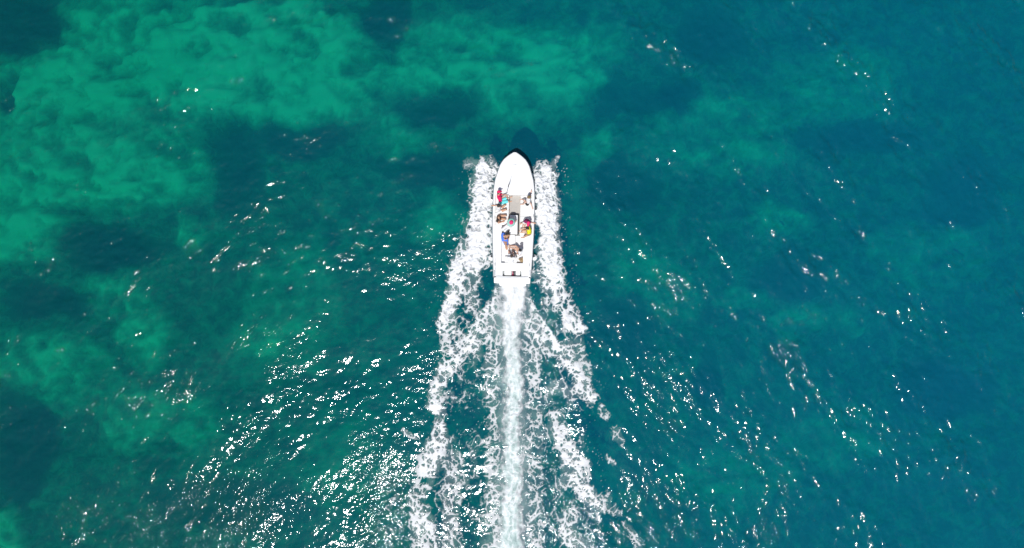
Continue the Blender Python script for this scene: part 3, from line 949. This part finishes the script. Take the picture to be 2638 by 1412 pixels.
def person(label, pelvis, neck, face, hands, feet, skin, knee_pole=((0, 0, 1), (0, 0, 1)), elbow_pole=((0, 0, -1), (0, 0, -1)),
           shirt=None, shirt_len=1.0, sleeves=True, bottoms=None, thigh=0.55, hair="black_hair", long_hair=False, bun=False, hat=None,
           bikini=None, head_dir=None, sc=1.0, glasses=False, skirt=None):
    pelvis, neck = Vector(pelvis), Vector(neck)
    hands = [Vector(h) for h in hands]; feet = [Vector(f) for f in feet]
    face = Vector(face).normalized()
    t = (neck - pelvis).normalized()
    f = (face - t * face.dot(t)).normalized()
    r = f.cross(t).normalized()                    # the person's right
    neck = pelvis + t * min((neck - pelvis).length, 0.53 * sc)
    chest = pelvis + (neck - pelvis) * 0.68
    base = Vector((pelvis.x, pelvis.y, min([pelvis.z - 0.1] + [q.z for q in feet])))
    root = empty("person", base)
    tag(root, label, "person", "people riding on the boat")
    hd = Vector(head_dir).normalized() if head_dir else (t * 0.5 + Vector((0, 0, 0.7))).normalized()
    hf = (face - hd * face.dot(hd)).normalized(); hr = hf.cross(hd)
    head = neck + hd * 0.19 * sc + hf * 0.02
    B = MB()
    B.ell(pelvis, r * 0.165 * sc, f * 0.11 * sc, t * 0.13 * sc)
    B.cone(pelvis, 0.115 * sc, chest, 0.125 * sc, 12, 0.8, r)
    B.ell(chest, r * 0.17 * sc, f * 0.115 * sc, t * 0.19 * sc)
    B.cone(chest + t * 0.1 * sc, 0.09 * sc, neck + t * 0.03, 0.052 * sc)
    B.cone(neck, 0.052 * sc, head - hd * 0.04, 0.05 * sc)
    B.ell(head, hr * 0.074 * sc, hf * 0.094 * sc, hd * 0.115 * sc, 14, 10)
    B.ell(head - hd * 0.06 * sc + hf * 0.03, hr * 0.05 * sc, hf * 0.058 * sc, hd * 0.05 * sc)
    B.cone(head + hf * 0.088 * sc, 0.011, head + hf * 0.108 * sc - hd * 0.03, 0.015, 6)
    for s in (-1, 1): B.ell(head + hr * s * 0.075 * sc, hr * 0.012, hf * 0.022, hd * 0.032, 8, 6)
    sh, el, wr, hp, kn, an = [], [], [], [], [], []
    for i, s in enumerate((-1, 1)):
        a = neck - t * 0.055 * sc + r * s * 0.165 * sc
        e, w = ik(a, hands[i], 0.29 * sc, 0.255 * sc, elbow_pole[i])
        sh.append(a); el.append(e); wr.append(w)
        B.cone(neck - t * 0.03, 0.06 * sc, a, 0.056 * sc)
        B.cone(a, 0.054 * sc, e, 0.040 * sc); B.cone(e, 0.041 * sc, w, 0.027 * sc)
        hand(B, w, e)
        h = pelvis - t * 0.03 * sc + r * s * 0.085 * sc
        k, q = ik(h, feet[i] + Vector((0, 0, 0.07)), 0.43 * sc, 0.42 * sc, knee_pole[i])
        hp.append(h); kn.append(k); an.append(q)
        B.cone(h, 0.088 * sc, k, 0.056 * sc); B.cone(k, 0.056 * sc, k.lerp(q, 0.35), 0.052 * sc); B.cone(k.lerp(q, 0.3), 0.053 * sc, q, 0.036 * sc)
        sh_dir = (q - k).normalized()
        fd = (face - sh_dir * face.dot(sh_dir))
        fd = fd.normalized() if fd.length > 0.2 else (k - h).normalized()
        fd = (fd + Vector((0, 0, -0.15))).normalized()
        B.cone(q - fd * 0.03 - Vector((0, 0, 0.02)), 0.036 * sc, q + fd * 0.15 * sc - Vector((0, 0, 0.035)), 0.030 * sc, 8)
    B.fused("body", M[skin], root, base, 0.011, 4)
    for s in (-1, 1):
        e = MB(); e.ell(head + hf * 0.086 * sc + hr * s * 0.03 + hd * 0.012, hr * 0.012, hf * 0.009, hd * 0.008, 8, 6)
        e.build("eye", M["eye"], root, base)
    e = MB(); e.ell(head + hf * 0.084 * sc - hd * 0.062 * sc, hr * 0.024, hf * 0.010, hd * 0.008, 8, 6)
    e.build("mouth", M["lips"], root, base)
    if shirt:
        c = MB()
        lo = pelvis + (chest - pelvis) * (1 - shirt_len) * 0.8
        c.cone(lo, 0.150 * sc, chest, 0.150 * sc, 14, 0.78, r)
        c.ell(chest, r * 0.192 * sc, f * 0.138 * sc, t * 0.205 * sc)
        for i in (0, 1):
            c.cone(neck - t * 0.055, 0.070 * sc, sh[i], 0.074 * sc)
            if sleeves: c.cone(sh[i], 0.074 * sc, sh[i].lerp(el[i], 0.62), 0.068 * sc)
        c.fused("shirt", M[shirt], root, base, 0.016, 3)
    if bottoms:
        c = MB()
        c.ell(pelvis, r * 0.185 * sc, f * 0.128 * sc, t * 0.125 * sc)
        for i in (0, 1): c.cone(hp[i], 0.108 * sc, hp[i].lerp(kn[i], thigh), 0.088 * sc)
        c.fused("shorts", M[bottoms], root, base, 0.016, 3)
    if bikini:
        c = MB()
        c.ell(pelvis - t * 0.02, r * 0.178 * sc, f * 0.122 * sc, t * 0.085 * sc)
        c.fused("bikini_bottom", M[bikini], root, base, 0.014, 2)
        c = MB()
        for s in (-1, 1):
            c.ell(chest + f * 0.085 * sc + r * s * 0.075 * sc, r * 0.07 * sc, f * 0.055 * sc, t * 0.06 * sc)
        pts = [chest + r * 0.178 * sc * math.cos(a) + f * 0.123 * sc * math.sin(a) for a in np.linspace(0, 2 * PI, 17)]
        c.tube(pts, 0.012, 6)
        for s in (-1, 1):
            c.tube([chest + f * 0.12 * sc + r * s * 0.07, neck - t * 0.02 + f * 0.06 + r * s * 0.08, neck - t * 0.03 - f * 0.06 + r * s * 0.09, chest - f * 0.125 * sc + r * s * 0.08], 0.012, 6)
        c.build("bikini_top", M[bikini], root, base)
    if hair:
        c = MB()
        c.ell(head + hd * 0.018 - hf * 0.016, hr * 0.088 * sc, hf * 0.098 * sc, hd * 0.118 * sc, 14, 8, -0.15, 0.98)
        c.ell(head - hf * 0.045 - hd * 0.03, hr * 0.078 * sc, hf * 0.06 * sc, hd * 0.09 * sc)
        if long_hair:
            for s in (-1, -0.3, 0.4, 1):
                c.cone(head - hf * 0.06 + hr * 0.05 * s, 0.045, neck - hf * 0.10 - t * 0.16 + r * 0.07 * s, 0.028)
        if bun: c.ell(head - hf * 0.10 + hd * 0.06, hr * 0.045, hf * 0.045, hd * 0.045)
        c.fused("hair", M[hair], root, base, 0.011, 2)
    if hat:
        kind, hm, bmat = hat
        gq = 1.0 if kind == "cap" else 1.22
        c = MB(); c.ell(head + hd * 0.035 * sc, hr * 0.098 * sc * gq, hf * 0.110 * sc * gq, hd * 0.105 * sc, 18, 6, 0.0, 0.98)
        h_ = c.build("cap" if kind == "cap" else "hat_crown", M[hm], root, base)
        c = MB()
        if kind == "cap":
            c.ell(head + hd * 0.045 * sc + hf * 0.12 * sc, hr * 0.078 * sc, hf * 0.085 * sc, hd * 0.012, 14, 4)
            c.build("peak", M[bmat], h_, base)
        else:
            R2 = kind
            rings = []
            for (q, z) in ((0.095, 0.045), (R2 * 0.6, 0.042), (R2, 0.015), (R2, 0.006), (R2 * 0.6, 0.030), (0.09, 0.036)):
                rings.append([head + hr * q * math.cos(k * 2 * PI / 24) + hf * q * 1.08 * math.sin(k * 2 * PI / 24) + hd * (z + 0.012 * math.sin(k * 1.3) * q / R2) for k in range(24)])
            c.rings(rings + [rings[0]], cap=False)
            c.build("shade_brim", M[bmat], root, base)  # ring that paints the shadow around the crown
    if glasses:
        c = MB()
        for s in (-1, 1): c.ell(head + hf * 0.098 * sc + hr * s * 0.032 + hd * 0.012, hr * 0.028, hf * 0.008, hd * 0.020, 10, 4)
        c.tube([head - hf * 0.0 + hr * 0.084 + hd * 0.015, head + hf * 0.095 + hr * 0.06 + hd * 0.015, head + hf * 0.1 + hd * 0.015, head + hf * 0.095 - hr * 0.06 + hd * 0.015, head - hr * 0.084 + hd * 0.015], 0.006, 5)
        c.build("sunglasses", M["dark"], root, base)
    if skirt:
        c = MB()
        for (a, b, ra, rb) in skirt: c.cone(a, ra, b, rb, 14, 0.75)
        c.fused("sarong", M["blue"], root, base, 0.016, 3)
    return dict(root=root, wr=wr, head=head, kn=kn, el=el)


Zs = Z_BENCH + 0.11       # pelvis height of someone sitting on a bench
# 1 magenta shirt, leaning forward over the left bench, holding a rod
p1 = person("person in a magenta shirt, magenta cap and cyan shorts holding a long thin rod",
            W(1289.5, 518, Zs), W(1284.5, 502, Zs + 0.40), (1, 0.35, 0),
            [W(1301, 501, 1.28), W(1303, 505, 1.18)], [W(1313, 509, Z_SOLE), W(1312, 520, Z_SOLE)], "skin_mid",
            shirt="magenta", bottoms="cyan", thigh=0.85, hat=("cap", "magenta", "magenta"), head_dir=(-0.05, 0.75, 0.7), hair="brown_hair")
# 2 white top behind him
p2 = person("person in a white top and sunglasses with short black hair on the left bench",
            W(1286, 542, Zs), W(1283.5, 533, Zs + 0.46), (1, -0.2, 0),
            [W(1272, 529, 1.03), W(1297, 540, Z_BENCH + 0.22)], [W(1305, 527, Z_SOLE), W(1306, 540, Z_SOLE)], "skin_tan",
            shirt="white_cloth", bottoms="white_cloth", thigh=0.35, hair="black_hair", glasses=True, head_dir=(0.1, 0.35, 0.9))
# 3 dark haired, black bikini
p3 = person("person with long brown hair in a black bikini bending forward on the left bench",
            W(1284, 560, Zs), W(1284.5, 567, Zs + 0.42), (0.9, -0.1, 0.1),
            [W(1296, 556, Z_BENCH + 0.15), W(1294, 571, Z_BENCH + 0.1)], [W(1306, 556, Z_SOLE), W(1305, 566, Z_SOLE)], "skin_tan",
            bikini="black_cloth", hair="brown_hair", long_hair=True, head_dir=(-0.3, -0.25, 0.8))
# 4 pink cap at the console, its shadow modelled as a mint brim
p4 = person("person in white clothes and a pink cap, its shade shaped as a wide pale green brim, at the console",
            W(1311, 582, 1.00), W(1315, 575, 1.44), (0.5, 0.8, 0),
            [W(1309, 566, 1.10), W(1327, 572, 1.08)], [W(1299, 588, Z_AFT), W(1300, 596, Z_AFT)], "skin_fair",
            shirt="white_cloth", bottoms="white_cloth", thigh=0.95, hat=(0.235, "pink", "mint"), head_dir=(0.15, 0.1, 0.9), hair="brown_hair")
# 5 right bench, arms spread along the gunwale
p5 = person("light haired person in black shorts, arms spread along the right gunwale",
            W(1358.5, 521.5, Zs), W(1363, 511, Zs + 0.40), (-1, -0.1, 0),
            [W(1371, 533, 1.03), W(1368, 495, 1.03)], [W(1346, 513, Z_BENCH), W(1347, 526, Z_BENCH)], "skin_fair",
            shirt="white_cloth", shirt_len=0.55, sleeves=False, bottoms="black_cloth", thigh=0.42, hair="blond_hair", bun=True,
            elbow_pole=((0.3, 0, -1), (0.3, 0, -1)), head_dir=(-0.02, 0.3, 0.9))
# 6 pink cap, plum shirt, arms out
p6 = person("person in a pink cap and plum shirt with arms stretched out, right bench",
            W(1357, 567, Zs), W(1358.5, 572, Zs + 0.44), (-0.15, -1, 0),
            [W(1374, 574, 1.04), W(1344, 575, 1.02)], [W(1351, 583, Z_BENCH), W(1347, 580, Z_BENCH)], "skin_mid",
            shirt="plum", bottoms="white_cloth", thigh=0.95, hat=("cap", "pink", "pink"), head_dir=(0.25, -0.15, 0.85), hair="brown_hair")
# 7 yellow shirt
p7 = person("person in a bright yellow shirt with dark hair sitting on the right bench",
            W(1365, 597, Zs), W(1362.5, 592, Zs + 0.44), (-1, 0.0, 0),
            [W(1347, 599, 1.06), W(1346, 590, 1.06)], [W(1349, 612, Z_SOLE + 0.1), W(1342, 596, Z_SOLE)], "skin_mid",
            shirt="yellow", bottoms="straw", thigh=0.5, hair="black_hair", head_dir=(-0.45, 0.5, 0.75))
# 8 blue sarong on the aft seat
pe8 = W(1301.5, 617, 0.93)
p8 = person("person with black hair in a black bikini and blue sarong in the aft cockpit",
            pe8, W(1305.5, 606, 1.36), (0.25, -0.9, 0.2),
            [W(1309, 620, 0.95), W(1297, 604, 0.98)], [W(1302.5, 637, Z_AFT), W(1305.5, 636, Z_AFT)], "skin_tan",
            bikini="black_cloth", hair="black_hair", long_hair=True, sc=0.97, head_dir=(0.1, 0.3, 0.9),
            skirt=[(pe8, W(1304, 628, 0.90), 0.20, 0.13), (pe8, W(1297, 604, 0.90), 0.19, 0.13), (W(1296.5, 605, 0.90), W(1299, 615, 0.94), 0.14, 0.18)])
# 9 white shirt on the right of the stern
p9 = person("person in a white shirt with black hair, bare tanned legs stretched across the stern",
            W(1340, 650, 0.96), W(1341, 647, 1.40), (-1, 0.25, 0),
            [W(1327, 652, 1.02), W(1332, 640, 1.10)], [W(1312, 637.5, 0.78), W(1313, 633.5, 0.78)], "skin_mid",
            shirt="white_cloth", bottoms="plum", thigh=0.3, hair="black_hair", head_dir=(-0.05, 0.25, 0.95), knee_pole=((0, 0.5, 0.6), (0, 0.5, 0.6)))  # plum shorts paint the shade on the thigh
# 10 white shirt on the stern bench
p10 = person("person in a white shirt with dark hair on the stern bench holding a black camera",
             W(1316, 673, 0.93), W(1317.5, 663, 1.34), (0.1, 1, 0),
             [W(1310, 652, 1.0), W(1323, 655, 1.20)], [W(1312, 648, Z_AFT), W(1321, 648, Z_AFT)], "skin_fair",
             shirt="white_cloth", bottoms="white_cloth", thigh=0.95, hair="brown_hair", head_dir=(0.05, 0.35, 0.9))


# ------------------------------------------------------------------ things lying about or held
def rod():
    a = (p1["wr"][0] + p1["wr"][1]) / 2 + Vector((0.03, 0.02, 0.0))
    tip = W(1313, 467, 1.62)
    t = empty("fishing_rod", a)
    tag(t, "long thin grey rod with a dark sleeve held by the person in magenta", "fishing rod")
    d = (tip - a)
    mb = MB(); mb.tube([d * -0.12, d * 0.62], [0.018, 0.013], 8); mb.build("handle", M["greyp"], t)
    mb = MB(); mb.tube([d * 0.62, d * 0.84], [0.028, 0.024], 8); mb.build("sleeve", M["dark"], t)
    mb = MB(); mb.tube([d * 0.84, d * 1.15], [0.011, 0.006], 6); mb.build("tip", M["greyp"], t)


rod()


def camera():
    c = p10["wr"][1] + Vector((0.06, 0.03, 0.02))
    t = empty("camera", c); tag(t, "black camera held up by the person on the stern bench", "camera")
    mb = MB(); mb.box((0, 0, 0), Vector((0.085, 0, 0)), Vector((0, 0.04, 0)), Vector((0, 0, 0.055))); mb.box((0, 0, 0.065), Vector((0.03, 0, 0)), Vector((0, 0.03, 0)), Vector((0, 0, 0.015)))
    mb.build("camera_body", M["dark"], t, smooth=False)
    mb = MB(); mb.tube([(0, 0.03, 0), (0, 0.09, 0), (0, 0.13, 0)], [0.04, 0.042, 0.038], 12); mb.build("lens", M["dark"], t)
    mb = MB(); mb.tube([(0.08, 0, 0.02), (0.12, -0.10, -0.05), (0.10, -0.22, -0.14), (0.02, -0.25, -0.16)], 0.013, 6); mb.build("strap", M["dark"], t)


camera()


def straw_bag():
    c = W(1343, 668, Z_AFT)
    t = empty("beach_bag", c, 0.35); tag(t, "small triangular woven straw bag beside the person right of the stern", "bag")
    bm = bmesh.new()
    lo = [(-0.05, -0.16), (0.05, -0.16), (0.11, 0.05), (-0.15, 0.05)]
    vs = [bm.verts.new((x, y, 0.002)) for x, y in lo] + [bm.verts.new((x * 1.15, y * 1.15, 0.22)) for x, y in lo]
    bm.faces.new(vs[:4][::-1])
    for i in range(4): bm.faces.new((vs[i], vs[(i + 1) % 4], vs[4 + (i + 1) % 4], vs[4 + i]))
    bm.faces.new(vs[4:])
    bmesh.ops.subdivide_edges(bm, edges=bm.edges[:], cuts=2, use_grid_fill=True)
    bm_obj("pouch", bm, M["straw"], t)
    mb = MB(); mb.tube([(-0.10, 0.03, 0.2), (-0.06, -0.02, 0.30), (0.03, -0.04, 0.30), (0.07, 0.02, 0.2)], 0.010, 6); mb.build("handle", M["straw"], t)


straw_bag()


def towel():
    a = W(1280, 552, Z_BENCH)
    n, m_ = 10, 8
    v, f = [], []
    for k in range(2):
        for j in range(m_):
            for i in range(n):
                x, y = (i / (n - 1) - 0.5) * 0.36, (j / (m_ - 1) - 0.5) * 0.20
                v.append(Vector((x, y, (0.004 if k == 0 else 0.045 + 0.012 * math.sin(9 * x + 2) * math.cos(14 * y)))))
    for j in range(m_ - 1):
        for i in range(n - 1):
            q = j * n + i
            f.append((q, q + n, q + n + 1, q + 1)); q += n * m_; f.append((q, q + 1, q + n + 1, q + n))
    edge = [i for i in range(n)] + [j * n + n - 1 for j in range(1, m_)] + [(m_ - 1) * n + i for i in range(n - 2, -1, -1)] + [j * n for j in range(m_ - 2, 0, -1)]
    for a_, b_ in zip(edge, edge[1:] + edge[:1]): f.append((a_, b_, b_ + n * m_, a_ + n * m_))
    o = obj("towel", v, f, M["white_cloth"], None, True)
    o.location = a + Vector((0, 0, 0.0))
    tag(o, "folded white towel on the left bench between two seated people", "towel")


towel()

# lowered to shorten the shadow ahead of the bow: the boat, its riders and their things settle 15 cm into the water together
for o in list(S.objects):
    if o.parent is None and (o.name.startswith(("motor_boat", "person", "fishing_rod", "beach_bag", "towel", "fender")) or o.get("category") == "camera"):
        o.location.z -= 0.15
